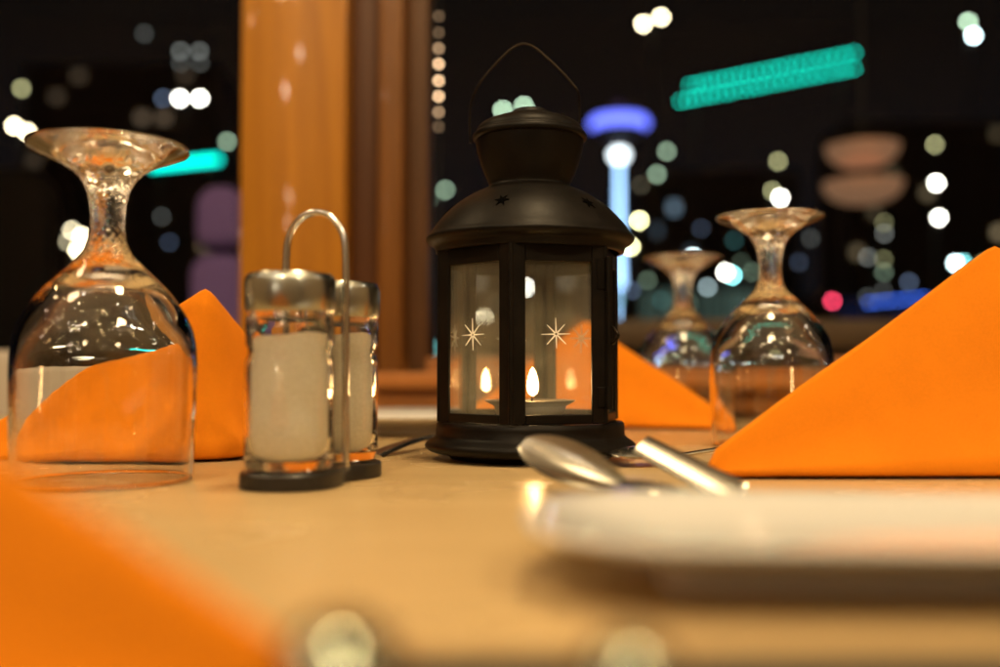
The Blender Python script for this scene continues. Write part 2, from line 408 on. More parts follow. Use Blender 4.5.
# base
bm = bmesh.new()
prof = spline([(0.0435, 0.0003), (0.0445, 0.0010), (0.0465, 0.0026), (0.0545, 0.0043), (0.0578, 0.0066), (0.0574, 0.0090), (0.0535, 0.0118), (0.0522, 0.0132)], 6)
prof = [(0, 0.0003)] + [tuple(q) for q in prof] + [(0.0520, 0.0175), (0.0517, 0.0195), (0.0508, 0.0205), (0, 0.0208)]
lathe(bm, prof, 96); link('base', bm, M_BLACK, L, ang=40)
# hexagonal glazed body
HR = 0.0515; HZ0, HZ1 = 0.0209, 0.1135
th0 = math.radians(-12.5)
def vert(k, r=HR):
    a = th0 + k * PI / 3      # measured from the direction of the lens
    return Vector((math.sin(a) * r, -math.cos(a) * r, 0))
fr = bmesh.new()
for k in range(6):
    a, b = vert(k), vert(k + 1)
    t = (b - a).normalized(); n = Vector((t.y, -t.x, 0))
    if n.dot(a) < 0: n = -n
    R = Matrix((t, n, Vector((0, 0, 1)))).transposed()
    ln = (b - a).length
    for c in (a + t * 0.0040 , b - t * 0.0040):
        box(fr, c + Vector((0, 0, (HZ0 + HZ1) / 2)), (0.0070, 0.0022, HZ1 - HZ0), 0.0005, R, 1)
    mid = (a + b) / 2
    box(fr, mid + Vector((0, 0, HZ0 + 0.0025)), (ln - 0.0152, 0.0020, 0.0048), 0.0004, R, 1)
    box(fr, mid + Vector((0, 0, HZ1 - 0.0045)), (ln - 0.0152, 0.0020, 0.0088), 0.0004, R, 1)
for k in range(6):
    a = vert(k)
    tube(fr, [a + Vector((0, 0, HZ0 + .0002)), a + Vector((0, 0, HZ1 - .0002))], 0.0016, 10)
link('frame', fr, M_BLACK, L, ang=30)
for k in range(6):
    a, b = vert(k), vert(k + 1)
    t = (b - a).normalized(); n = Vector((t.y, -t.x, 0)); n = n if n.dot(a) > 0 else -n
    R = Matrix((t, n, Vector((0, 0, 1)))).transposed()
    mid = (a + b) / 2 - n * 0.0019
    bm = bmesh.new(); box(bm, mid + Vector((0, 0, (HZ0 + HZ1) / 2)), ((b - a).length - 0.006, 0.0012, HZ1 - HZ0 - 0.002), 0, R)
    pn = link('glass_pane', bm, M_LPANE, L, smooth=False)
    bm = bmesh.new()
    c = mid + n * 0.0009 + Vector((0, 0, 0.0672)) + t * (-0.001 if k == 0 else -0.002)
    for q in range(8):
        ang = q * PI / 4 + 0.03
        ln_ = (0.0084 if q % 2 == 0 else 0.0078) * random.uniform(0.86, 1.06); wd = 0.00046
        dr = t * math.cos(ang) + Vector((0, 0, 1)) * math.sin(ang); sd = -t * math.sin(ang) + Vector((0, 0, 1)) * math.cos(ang)
        lo = [c + dr * 0.0006 - sd * wd, c + dr * ln_ - sd * wd * 0.3, c + dr * ln_ + sd * wd * 0.3, c + dr * 0.0006 + sd * wd]
        f_ = [bm.verts.new(p_) for p_ in lo]; g_ = [bm.verts.new(p_ + n * 0.0002) for p_ in lo]
        bm.faces.new(f_); bm.faces.new(g_)
        for i in range(4): bm.faces.new((f_[i], f_[(i + 1) % 4], g_[(i + 1) % 4], g_[i]))
    link('engraved_star', bm, M_ETCH, pn, smooth=False)
# hinges and latch on the door edge, right of the front panel
a = vert(1); tdir = (vert(1) - vert(0)).normalized()
ou = a.normalized()
for zc, h_ in ((0.0985, 0.018), (0.0345, 0.012)):
    bm = bmesh.new(); tube(bm, [a + ou * 0.0026 + Vector((0, 0, zc - h_ / 2)), a + ou * 0.0026 + Vector((0, 0, zc + h_ / 2))], 0.0021, 12)
    box(bm, a + ou * 0.0012 + tdir * -0.002 + Vector((0, 0, zc)), (0.007, 0.0016, h_ * 0.9), 0.0004, Matrix.Rotation(math.atan2(tdir.y, tdir.x), 3, 'Z'), 1)
    link('hinge', bm, M_BLACK, L)
bm = bmesh.new()
box(bm, a + ou * 0.0030 + Vector((0, 0, 0.064)), (0.0036, 0.0024, 0.052), 0.0005, Matrix.Rotation(math.atan2(ou.y, ou.x) + PI / 2, 3, 'Z'), 1)
link('door_edge', bm, M_BLACK, L)
bm = bmesh.new()
o1 = a + ou * 0.0045
tube(bm, spline([o1 + Vector((0, 0, 0.071)), o1 + ou * 0.002 + Vector((0, 0, 0.070)), o1 + ou * 0.0042 + Vector((0, 0, 0.0665)), o1 + ou * 0.002 + Vector((0, 0, 0.0635)), o1 + Vector((0, 0, 0.0625))], 5), 0.0007, 8)
link('latch', bm, M_WIRE, L)
# roof with its pressed star holes
roofp = [(0.0496, 0.1128), (0.0520, 0.1132), (0.0527, 0.1150), (0.0535, 0.1168), (0.0566, 0.1186), (0.0577, 0.1200), (0.0578, 0.1213), (0.0570, 0.1224),
         (0.0556, 0.1240), (0.0520, 0.1292), (0.0462, 0.1358), (0.0400, 0.1410), (0.0325, 0.1458), (0.0262, 0.1488), (0.0236, 0.1500), (0.0228, 0.1512)]
bm = bmesh.new(); lathe(bm, [tuple(q) for q in spline(roofp, 3)], 96)
bmesh.ops.solidify(bm, geom=bm.faces[:], thickness=0.0007) if False else None
link('roof', bm, M_BLACK, L, ang=50)
def roof_pt(s, az):
    q = Vector(roofp[9]).lerp(Vector(roofp[11]), s) if s >= 0 else Vector(roofp[9])
    pts = spline(roofp[8:14], 10); i = s * (len(pts) - 1); k = int(i); f_ = i - k
    q = pts[k].lerp(pts[min(k + 1, len(pts) - 1)], f_)
    return Vector((q[0] * math.sin(az), -q[0] * math.cos(az), q[1]))
for j in range(6):
    az0 = math.radians(-20 + 60 * j)
    bm = bmesh.new(); pts = []
    c0 = roof_pt(0.42, az0); nrm = Vector((math.sin(az0) * 0.72, -math.cos(az0) * 0.72, 0.69)).normalized()
    for q in range(12):
        r_ = 0.0044 if q % 2 == 0 else 0.0016
        ang = q * PI / 6
        pts.append(roof_pt(0.42 + r_ * math.sin(ang) / 0.034, az0 + r_ * math.cos(ang) / 0.0455) + nrm * 0.00045)
    vs = [bm.verts.new(q) for q in pts]; vc = bm.verts.new(c0 + nrm * 0.0006)
    vd = bm.verts.new(c0 - nrm * 0.0015)
    for q in range(12):
        bm.faces.new((vs[q], vs[(q + 1) % 12], vc)); bm.faces.new((vs[q], vd, vs[(q + 1) % 12]))
    link('star_hole', bm, M_HOLE, L, smooth=False)
# chimney bowl and lid
bm = bmesh.new()
cp = [(0.0226, 0.1510), (0.0230, 0.1530), (0.0252, 0.1580), (0.0278, 0.1650), (0.0297, 0.1725), (0.0303, 0.1765)]
lathe(bm, [tuple(q) for q in spline(cp, 4)], 72); link('chimney', bm, M_BLACK, L, ang=60)
bm = bmesh.new()
lp = [(0.0, 0.1762), (0.0300, 0.1766), (0.0316, 0.1772), (0.0320, 0.1786), (0.0316, 0.1800), (0.0302, 0.1812), (0.0296, 0.1830), (0.0270, 0.1858), (0.0205, 0.1888), (0.0150, 0.1905), (0.0110, 0.1912)]
lq = [(0, .1762)] + [tuple(q) for q in spline(lp[1:], 3)] + [(0.0105, 0.1928), (0.0088, 0.1940), (0.004, 0.1945), (0, 0.1946)]
lathe(bm, lq, 72); link('lid', bm, M_BLACK, L, ang=40)
# wire bail
bm = bmesh.new()
zb = lambda y: CAM_Z + (HOR - y) / LS
xb = lambda x: (x - 530) / LS
path = [(xb(x_), 0.004 * (1 if y_ > 90 else y_ / 90 - 0.5), zb(y_)) for x_, y_ in ((470, 140), (469, 118), (471, 98), (478, 82), (489, 68), (502, 54), (513, 44.5), (523, 40.5), (533, 43), (545, 52), (560, 66), (573, 80), (579.5, 89), (581, 100), (581, 120), (580, 138))]
tube(bm, spline(path, 5), 0.00062, 8); link('bail_handle', bm, M_WIRE, L)

# tealight inside
T = thing('tealight', (L.location.x, LD, 0.0209), 'lit tealight in a metal cup inside the lantern', 'candle')
bm = bmesh.new(); lathe(bm, [(0, 0.0002), (0.0165, 0.0002), (0.0185, 0.003), (0.0200, 0.0080), (0.0245, 0.0104), (0.0252, 0.0109), (0.0245, 0.0112), (0.0196, 0.0090), (0.0180, 0.0076), (0, 0.0076)], 64)
link('cup', bm, M_ALU, T)
bm = bmesh.new(); lathe(bm, [(0, 0.0078), (0.0170, 0.0078), (0.0175, 0.0095), (0.0165, 0.0102), (0.006, 0.0096), (0, 0.0094)], 48); link('wax', bm, M_WAX, T)
bm = bmesh.new(); tube(bm, [(0.001, -0.002, 0.0092), (0.001, -0.002, 0.0125), (0.0014, -0.002, 0.0145)], 0.0005, 8); link('wick', bm, M_HOLE, T)
M_FLAME = emit('candle_flame', (1.0, 0.58, 0.22), 210)
nt = M_FLAME.node_tree; lw = nt.nodes.new('ShaderNodeLayerWeight'); lw.inputs[0].default_value = 0.5
iv = nt.nodes.new('ShaderNodeMath'); iv.operation = 'SUBTRACT'; iv.inputs[0].default_value = 1.0
p4 = nt.nodes.new('ShaderNodeMath'); p4.operation = 'POWER'; p4.inputs[1].default_value = 4.0
pw = nt.nodes.new('ShaderNodeMath'); pw.operation = 'SUBTRACT'; pw.inputs[0].default_value = 1.0
nt.links.new(lw.outputs['Facing'], iv.inputs[1]); nt.links.new(iv.outputs[0], p4.inputs[0]); nt.links.new(p4.outputs[0], pw.inputs[1])
tr = nt.nodes.new('ShaderNodeBsdfTransparent'); mx = nt.nodes.new('ShaderNodeMixShader')
nt.links.new(pw.outputs[0], mx.inputs[0])
nt.links.new(nt.nodes['Principled BSDF'].outputs[0], mx.inputs[1]); nt.links.new(tr.outputs[0], mx.inputs[2])
nt.links.new(mx.outputs[0], nt.nodes['Material Output'].inputs[0])
bm = bmesh.new(); lathe(bm, [tuple(q) for q in spline([(0.0005, 0.0134), (0.0026, 0.0150), (0.0033, 0.0176), (0.0034, 0.0202), (0.0027, 0.0240), (0.0014, 0.0274), (0.0003, 0.0290)], 4)] , 24, (0.0014, -0.002, 0))
link('flame', bm, M_FLAME, T)

# ------------------------------------------------------------------ wine glasses, standing upside down on their rims
def glass_mesh():
    k_ = lambda r, z: (r * (0.955 if z < 0.1 else 0.97), z)
    out = [(0.0390, 0.0012), (0.0394, 0.010), (0.0399, 0.022), (0.0403, 0.036), (0.0404, 0.050), (0.0394, 0.061), (0.0366, 0.0695), (0.0317, 0.0775), (0.0256, 0.0848), (0.0182, 0.0918),
           (0.0118, 0.0975), (0.0085, 0.1030), (0.0073, 0.1090), (0.0072, 0.1150), (0.0078, 0.1215), (0.0098, 0.1285), (0.0142, 0.1345), (0.0212, 0.1388), (0.0300, 0.1425), (0.0345, 0.1445)]
    out = [k_(*q) for q in out]; o = [tuple(q) for q in spline(out, 4)]
    top = [(0.0351, 0.1453), (0.0350, 0.1462), (0.0343, 0.1466), (0.0300, 0.1458), (0.0210, 0.1440), (0.0100, 0.1428), (0.0, 0.1424)]
    inn = [(0.0, 0.0865), (0.0090, 0.0862), (0.0160, 0.0838), (0.0222, 0.0795), (0.0290, 0.0722), (0.0345, 0.0645), (0.0372, 0.0575), (0.0384, 0.050), (0.0384, 0.036), (0.0381, 0.022), (0.0377, 0.010), (0.0374, 0.0012)]
    top = [k_(*q) for q in top]; inn = [k_(*q) for q in inn]
    rim = [k_(*q) for q in [(0.0376, 0.0003), (0.0382, 0.0), (0.0387, 0.0003)]]
    bm = bmesh.new()
    o = [tuple(q) for q in spline(out, 10)]
    n_in = len(spline(inn, 4)) + len(rim)
    lathe(bm, [tuple(q) for q in spline(inn, 4)] + rim + o + [tuple(q) for q in spline(top, 3)], 120)
    # dimples added round the neck to break the lamps into sparkles
    for v in bm.verts:
        r_ = math.hypot(v.co.x, v.co.y); z_ = v.co.z
        if 0.092 < z_ < 0.1385 and 0.005 < r_ < 0.026:
            env = min(1, (z_ - 0.092) / 0.006) * min(1, (0.1385 - z_) / 0.004)
            a_ = math.atan2(v.co.y, v.co.x)
            f_ = 1 + 0.040 * env * math.sin(12 * a_) * math.sin(2 * PI * z_ / 0.0052)
            v.co.x *= f_; v.co.y *= f_
    return bm
g0 = link('wine_glass', glass_mesh(), M_GLASS, ang=80)
g0.location = (X(106, 0.4376), 0.4376, 0.0006)
tag(g0, 'large upturned wine glass nearest the lens, in front of the left orange napkin', 'wine glass', 'wine glasses turned upside down on the table')
for px, d, lab in ((771, 0.637, 'upturned wine glass half hidden behind the big right orange napkin'), (683, 0.872, 'small blurred upturned wine glass just right of the lantern')):
    g = g0.copy(); COL.objects.link(g); g.location = (X(px, d), d, 0.0006); g['label'] = lab

# ------------------------------------------------------------------ napkins, folded to standing triangles
def napkin(left, peak, right, H, T, label, seed=1, nu=72):
    """left/peak/right: plan points; the cloth stands between them, doubled, ridge falling from the peak to both corners"""
    bm = bmesh.new()
    rings = []
    Lp, Cp, Rp = Vector(left), Vector(peak), Vector(right)
    def plan(u):
        if u < -0.06: return Cp.lerp(Lp, -u)
        if u > 0.06: return Cp.lerp(Rp, u)
        a = Cp.lerp(Lp, 0.06); b = Cp.lerp(Rp, 0.06); t = (u + 0.06) / 0.12
        return a.lerp(Cp, t).lerp(Cp.lerp(b, t), t)
    us = [-1 + 2 * i / nu for i in range(nu + 1)]
    for u in us:
        c = plan(u)
        t = (plan(min(u + .02, 1)) - plan(max(u - .02, -1))).normalized(); n = Vector((t.y, -t.x))      # towards the lens
        if n.y > 0: n = -n
        k = 1 - abs(u)
        h = (H - 0.011) * k + 0.011 * min(1.0, 0.25 + (k / 0.03) ** 0.5) - 0.001 * math.exp(-(u / 0.015) ** 2)
        h += 0.0008 * math.sin(PI * k) * math.sin(7 * u + seed)
        h = max(h, 0.0065 + 0.045 * min(k, 0.06))
        hb = T * (k ** 0.75) + 0.0022
        e = 0.0016 + 0.001 * (1 - k)
        sec = [(hb - 0.009 * min(1, hb / .012), 0.0006), (hb - 0.0012, 0.0022), (hb, 0.0038)]
        ns = 16
        for i in range(1, ns):
            s = i / ns; s2 = s ** 0.9
            off = e + (hb - e) * (1 - s2) * (1 - 0.25 * math.sin(PI * s2))
            off += 0.0012 * k * math.sin(PI * s) * noise.noise(Vector((u * 3.1 + seed, s * 1.7, seed)))
            sec.append((off, 0.0038 + (h - e - 0.0038) * s2))
        for i in range(0, 7):
            a = PI * i / 6; sec.append((e * math.cos(a), h - e + e * math.sin(a)))
        for i in range(ns - 1, -1, -1):
            s = i / ns; s2 = s ** 0.9
            sec.append((-(e + (hb - e) * (1 - s2) * (1 - 0.25 * math.sin(PI * s2))), 0.0010 + (h - e - 0.0010) * s2))
        rings.append([bm.verts.new((c.x + n.x * o_, c.y + n.y * o_, z_)) for o_, z_ in sec])
    for a, b in zip(rings, rings[1:]):
        for i in range(len(a)):
            j = (i + 1) % len(a)
            bm.faces.new((a[i], a[j], b[j], b[i]))
    bm.faces.new(rings[0]); bm.faces.new(rings[-1])
    o = link('napkin', bm, M_NAPKIN, ang=70)
    c = Vector((Cp.x, Cp.y, 0))
    o.data.transform(Matrix.Translation(-c)); o.location = c
    return tag(o, label, 'napkin', 'orange folded napkins on the table')
napkin((0.0935, 0.450), (0.2370, 0.478), (0.372, 0.44), 0.1090, 0.030, 'large orange folded napkin standing at the right, in front of a wine glass', 1)
napkin((X(-30, .54), 0.540), (X(205, .548), 0.550), (X(322, .63), 0.640), 0.0945, 0.022, 'orange folded napkin standing behind the big left wine glass and the shakers', 4)
napkin((X(462, .84), 0.82), (X(588, .84), 0.86), (X(712, .86), 0.80), 0.0915, 0.024, 'far orange folded napkin behind the lantern and the smallest wine glass', 9)
napkin((-0.30, 0.150), (-0.150, 0.128), (-0.0262, 0.134), 0.0985, 0.024, 'very blurred orange napkin nearest the lens in the bottom left corner', 6)

# ------------------------------------------------------------------ salt and pepper shakers in their chrome stand
shd = 0.418
A = Vector((X(290, shd), shd, 0)); B = Vector((X(338, .462), 0.462, 0))
mid = (A + B) / 2; ax = (B - A).normalized(); az = math.atan2(ax.y, ax.x); half = (B - A).length / 2
st = thing('shaker_stand', (mid.x, mid.y, 0), 'chrome loop handled stand on a black base, carrying two glass shakers', 'shaker stand', None, az)
bm = bmesh.new()
pts = []
for s_, a0 in ((1, -90), (-1, 90)):
    for k in range(25):
        a = math.radians(a0 + 180 * k / 24); pts.append((s_ * half + 0.0202 * math.cos(a), 0.0202 * math.sin(a)))
def waist(x, y):
    return (x, y * (1 - 0.22 * math.exp(-(x / 0.010) ** 2)))
# densify the straight runs
dp = []
for i in range(len(pts)):
    p0, p1 = Vector(pts[i]), Vector(pts[(i + 1) % len(pts)])
    n_ = max(1, int((p1 - p0).length / 0.003))
    for k in range(n_): q = p0.lerp(p1, k / n_); dp.append(waist(q.x, q.y))
v0 = [bm.verts.new((x, y, 0.0004)) for x, y in dp]; v1 = [bm.verts.new((x, y, 0.0062)) for x, y in dp]; v2 = [bm.verts.new((x * .98, y * .96, 0.0070)) for x, y in dp]
n_ = len(dp); bm.faces.new(v0); bm.faces.new(v2)
for a_, b_2 in ((v0, v1), (v1, v2)):
    for k in range(n_): bm.faces.new((a_[k], a_[(k + 1) % n_], b_2[(k + 1) % n_], b_2[k]))
link('base', bm, M_BASE, st, ang=40)
bm = bmesh.new()
hz = 0.1150
# one loop rising between the shakers
w0 = 0.0128
lp_ = [(0, -0.0152, 0.0068), (0, -0.0148, 0.03), (0, -0.0146, 0.07), (0, -0.0146, 0.097), (0, -0.0130, 0.1085), (0, -0.0074, 0.1160), (0, 0.0, 0.1184), (0, 0.0074, 0.1160), (0, 0.0130, 0.1085), (0, 0.0146, 0.097), (0, 0.0146, 0.07), (0, 0.0148, 0.03), (0, 0.0152, 0.0068)]
tube(bm, spline(lp_, 8), 0.0016, 12); link('loop_handle', bm, M_CHROME, st)
def shaker(loc, label, salt_top):
    t = thing('shaker', (loc.x, loc.y, 0.0074), label, 'shaker', 'glass shakers in the chrome stand')
    bm = bmesh.new()
    ZS = 0.945
    out = [(0, 0.0), (0.0150, 0.0), (0.0176, 0.0010), (0.0184, 0.004), (0.0184, 0.020), (0.0184, 0.0445), (0.0182, 0.0480), (0.0173, 0.0500), (0.0171, 0.0515), (0.0173, 0.0530), (0.0182, 0.0552), (0.0184, 0.058), (0.0184, 0.0655), (0.0178, 0.069), (0.0165, 0.0705), (0.0162, 0.0745)]
    inn = [(0.0148, 0.0745), (0.0150, 0.066), (0.0160, 0.064), (0.0161, 0.056), (0.0152, 0.0515), (0.0161, 0.047), (0.0164, 0.030), (0.0164, 0.016), (0.0160, 0.0075), (0.0140, 0.0046), (0, 0.0040)]
    lathe(bm, [(r_, z_ * ZS) for r_, z_ in out + inn], 64); link('glass_jar', bm, M_JAR, t, ang=50)
    bm = bmesh.new()
    sp = [(0, 0.0043), (0.0138, 0.0049), (0.0156, 0.0078), (0.0160, 0.0165), (0.0160, 0.030), (0.0158, 0.0468), (0.0149, 0.0513)]
    sp = [q for q in sp if q[1] < salt_top - 0.001]
    sp += [(0.0152, salt_top), (0.008, salt_top + 0.0012), (0, salt_top + 0.0016)]
    lathe(bm, [(r_, z_ * ZS) for r_, z_ in sp], 48)
    for v in bm.verts:
        if v.co.z > (salt_top - 0.001) * ZS: v.co.z += 0.10 * v.co.x + 0.0016 * noise.noise(v.co * 160)
    link('salt', bm, M_SALT, t, ang=60)
    bm = bmesh.new()
    lathe(bm, [(0.0168, 0.0690), (0.0186, 0.0692), (0.0190, 0.0702), (0.0190, 0.0820), (0.0182, 0.0840), (0.0172, 0.0851), (0.010, 0.0857), (0, 0.0858)], 64, (0, 0, -0.0038))
    cap = link('cap', bm, M_CAP, t, ang=35)
    bm = bmesh.new()
    for q in range(7):
        a = q * PI / 3; r_ = 0.0 if q == 6 else 0.006
        lathe(bm, [(0, 0.0861), (0.0009, 0.0861), (0.0009, 0.0855)], 10, (r_ * math.cos(a), r_ * math.sin(a), -0.0038))
    link('pour_hole', bm, M_HOLE, cap, smooth=False)
    return t
shaker(A, 'front glass shaker of pale salt with chrome cap, left of the chrome loop', 0.0585)
shaker(B, 'rear glass shaker of white salt with chrome cap, behind the chrome loop', 0.0600)

# ------------------------------------------------------------------ china and cutlery
def oblong_plate(loc, lx, ly, hz, rz, label):
    bm = bmesh.new()
    secs = [(-0.0325, 0.0004), (-0.0300, 0.0002), (-0.0295, 0.0040), (-0.020, 0.0090), (-0.006, hz - 0.0040), (0.0, hz - 0.0016), (0.0006, hz - 0.0004), (-0.0006, hz), (-0.006, hz - 0.0014), (-0.018, hz - 0.0045), (-0.030, 0.0095), (-0.034, 0.0090)]
    rings = []
    for off, z in secs:
        r = 0.036; pts = []
        for cx, cy, a0 in ((1, 1, 0), (-1, 1, 90), (-1, -1, 180), (1, -1, 270)):
            for k in range(11):
                a = math.radians(a0 + 9 * k)
                rr = max(r + off, 0.003)
                pts.append((cx * (lx / 2 - r) + rr * math.cos(a), cy * (ly / 2 - r) + rr * math.sin(a)))
        rings.append([bm.verts.new((x, y, z)) for x, y in pts])
    for a_, b_2 in zip(rings, rings[1:]):
        n_ = len(a_)
        for k in range(n_): bm.faces.new((a_[k], a_[(k + 1) % n_], b_2[(k + 1) % n_], b_2[k]))
    bm.faces.new(rings[0]); bm.faces.new(rings[-1])
    o = link('plate', bm, M_CHINA, ang=50); o.location = loc; o.rotation_euler.z = rz
    return tag(o, label, 'plate')
oblong_plate((0.156, 0.230, 0.0003), 0.30, 0.092, 0.0152, math.radians(-2.5), 'white oblong china plate with raised rim, blurred in the right foreground')
bm = bmesh.new()
lathe(bm, [(0, 0.0005), (0.055, 0.0003), (0.056, 0.003), (0.072, 0.0085), (0.0925, 0.0135), (0.0935, 0.0142), (0.0925, 0.0150), (0.071, 0.0108), (0.058, 0.0062), (0, 0.0058)], 72)
o = link('plate', bm, M_CHINA, ang=50); o.location = (X(410, .80), 0.80, 0.0003)
tag(o, 'far round white plate seen between the shakers and the lantern', 'plate')

def frame_from(a, b, up):
    t = (b - a).normalized(); n = (up - t * up.dot(t)).normalized(); s = t.cross(n)
    return t, s, n
def spoon(tip, neck, end, up, label, bl=0.062, bw=0.020, depth=0.006, m=M_STEEL, flip=1):
    """bowl from tip to neck, handle from neck to end"""
    tip, neck, end = Vector(tip), Vector(neck), Vector(end)
    t, s, n = frame_from(tip, neck, Vector(up)); Lb = (neck - tip).length
    root = thing('spoon', (tip + neck) / 2, label, 'spoon', 'cutlery of the near place setting')
    bm = bmesh.new(); NU, NV = 28, 16
    top, bot = [], []
    for i in range(NU + 1):
        u = i / NU
        hw = bw * (max(0.0, math.sin(PI * min(1, (u * 0.94 + 0.015)) ** 0.80)) ** 0.62) if u < 0.999 else 0.0026
        hw = max(hw, 0.0024 if u > 0.5 else 0.0006)
        ra, rb_ = [], []
        for j in range(NV + 1):
            v_ = -1 + 2 * j / NV
            dz = -depth * (1 - v_ * v_) * math.sin(PI * min(1, u * 0.96 + 0.02)) ** 0.7
            c = tip + t * (u * Lb) + s * (v_ * hw) + n * (dz * flip)
            ra.append(bm.verts.new(c - root.location)); rb_.append(bm.verts.new(c - root.location - n * 0.0011))
        top.append(ra); bot.append(rb_)
    for g, sgn in ((top, 1), (bot, -1)):
        for i in range(NU):
            for j in range(NV): bm.faces.new((g[i][j], g[i + 1][j], g[i + 1][j + 1], g[i][j + 1]))
    for i in range(NU):
        bm.faces.new((top[i][0], top[i + 1][0], bot[i + 1][0], bot[i][0])); bm.faces.new((top[i][NV], bot[i][NV], bot[i + 1][NV], top[i + 1][NV]))
    for j in range(NV):
        bm.faces.new((top[0][j], top[0][j + 1], bot[0][j + 1], bot[0][j])); bm.faces.new((top[NU][j], bot[NU][j], bot[NU][j + 1], top[NU][j + 1]))
    link('bowl', bm, m, root, ang=50)
    handle_bar(neck, end, up, root, 0.0023, 0.0075, m)
    return root
def handle_bar(a, b, up, root, w0, w1, m, arch=0.004, th=0.0011):
    a, b = Vector(a), Vector(b); t, s, n = frame_from(a, b, Vector(up)); Lh = (b - a).length
    bm = bmesh.new(); rings = []; NU = 30
    for i in range(NU + 1):
        u = i / NU
        hw = w0 + (w1 - w0) * (u ** 1.5)
        if u > 0.93: hw *= math.sqrt(max(0.02, 1 - ((u - 0.93) / 0.07) ** 2))
        c = a + t * (u * Lh) + n * (arch * math.sin(PI * u)) - root.location
        rings.append([bm.verts.new(c + s * (hw * math.cos(q * PI / 6)) + n * (th * math.sin(q * PI / 6))) for q in range(12)])
    for p0, p1 in zip(rings, rings[1:]):
        for k in range(12): bm.faces.new((p0[k], p0[(k + 1) % 12], p1[(k + 1) % 12], p1[k]))
    bm.faces.new(rings[0]); bm.faces.new(rings[-1])
    link('handle', bm, m, root, ang=60)
spoon(P(522, 442, 0.412), P(622, 484, 0.372), P(690, 512, 0.340), (-0.45, -0.62, 0.64), 'steel spoon tilted up in front of the lantern base', bw=0.0092, depth=0.0030)
# knife: pale flat handle seen left of the right napkin
kn = thing('table_knife', P(690, 466, 0.40), 'pale steel knife handle between the lantern spoon and right napkin', 'knife', 'cutlery of the near place setting')
handle_bar(P(640, 444, 0.42), P(742, 497, 0.372), (-0.45, -0.62, 0.64), kn, 0.0052, 0.0062, M_STEEL, 0.0, 0.0006)
# second spoon lying on the table beside the lantern
spoon((0.055, 0.505, 0.006), (0.090, 0.520, 0.004), (0.20, 0.560, 0.006), (0, 0, 1), 'small shiny steel spoon lying flat beside the lantern base', bw=0.012, depth=-0.005)
# fork left of the lantern
fk = thing('fork', (X(402, .62), 0.62, 0.004), 'dark steel fork lying between the shakers and the lantern', 'fork')
handle_bar(P(372, 456, 0.56), P(452, 436, 0.66), (0, 0, 1), fk, 0.0065, 0.003, M_STEEL, 0.003, 0.0014)
bm = bmesh.new()
e0 = P(452, 436, 0.66) - fk.location; dr = (P(452, 436, .66) - P(372, 456, .56)); dr.z = 0; dr.normalize(); sd = Vector((-dr.y, dr.x, 0))
for q in range(4):
    o_ = sd * (q - 1.5) * 0.006
    tube(bm, spline([e0, e0 + dr * 0.02 + o_ + Vector((0, 0, .001)), e0 + dr * 0.045 + o_ + Vector((0, 0, .004))], 4), 0.0013, 8)
link('tines', bm, M_STEEL, fk)
# teaspoons added at the near table edge for their blurred highlight discs
def added_teaspoon(c, r, rz, label):
    c = Vector(c); root = thing('added_teaspoon', c, label, 'added_teaspoon', 'teaspoons added at the near table edge for their highlights')
    bm = bmesh.new()
    prof = [(0.0, 1.0), (0.35, 0.93), (0.65, 0.74), (0.88, 0.42), (1.0, 0.06), (0.96, 0.0), (0.80, 0.36), (0.5, 0.72), (0.0, 0.86)]
    lathe(bm, [(a_ * r, b_2 * r * 0.8) for a_, b_2 in prof], 40)
    for v in bm.verts: v.co.y *= 1.35
    link('bowl', bm, M_TEA, root, ang=60)
    handle_bar(c + Vector((0, -r * 1.3, r * 0.1)), c + Vector((0.0, -0.075, -0.02)), (0, 0, 1), root, 0.0018, 0.004, M_CHROME, 0.001)
    root.rotation_euler.z = rz
    return root
added_teaspoon((-0.0195, 0.123, 0.0128), 0.0080, 0.0, 'near spoon added for its blurred highlight disc, left of centre at the table edge')
added_teaspoon((0.0158, 0.123, 0.0115), 0.0066, 0.0, 'near spoon added for its blurred highlight disc, right of centre at the table edge')

# ------------------------------------------------------------------ the town at night
M_POLE = mat('dark_lamp_post_paint', (0.02, 0.02, 0.02), 0.6)
GZ = -4.0
COLS = {'warm': (1.0, 0.86, 0.55), 'white': (1.0, 0.97, 0.86), 'green': (0.66, 0.95, 0.66), 'ice': (0.72, 0.95, 1.0), 'blue': (0.45, 0.62, 1.0), 'yellow': (0.95, 0.92, 0.45),
        'peach': (1.0, 0.62, 0.34), 'red': (1.0, 0.06, 0.14), 'teal': (0.25, 0.85, 0.85), 'deep': (0.08, 0.16, 1.0), 'grey': (0.8, 0.85, 0.8)}
_em = {}
def lamp_mat(c, s):
    k = (c, s)
    if k not in _em: _em[k] = emit('lamp_glow_' + c, COLS[c], s)
    return _em[k]
def globe(bm, c, r):
    bmesh.ops.create_icosphere(bm, subdivisions=2, radius=r, matrix=Matrix.Translation(c))
BR = {4: 46, 3: 20, 2: 7.0, 1: 2.2, 0: 0.9}
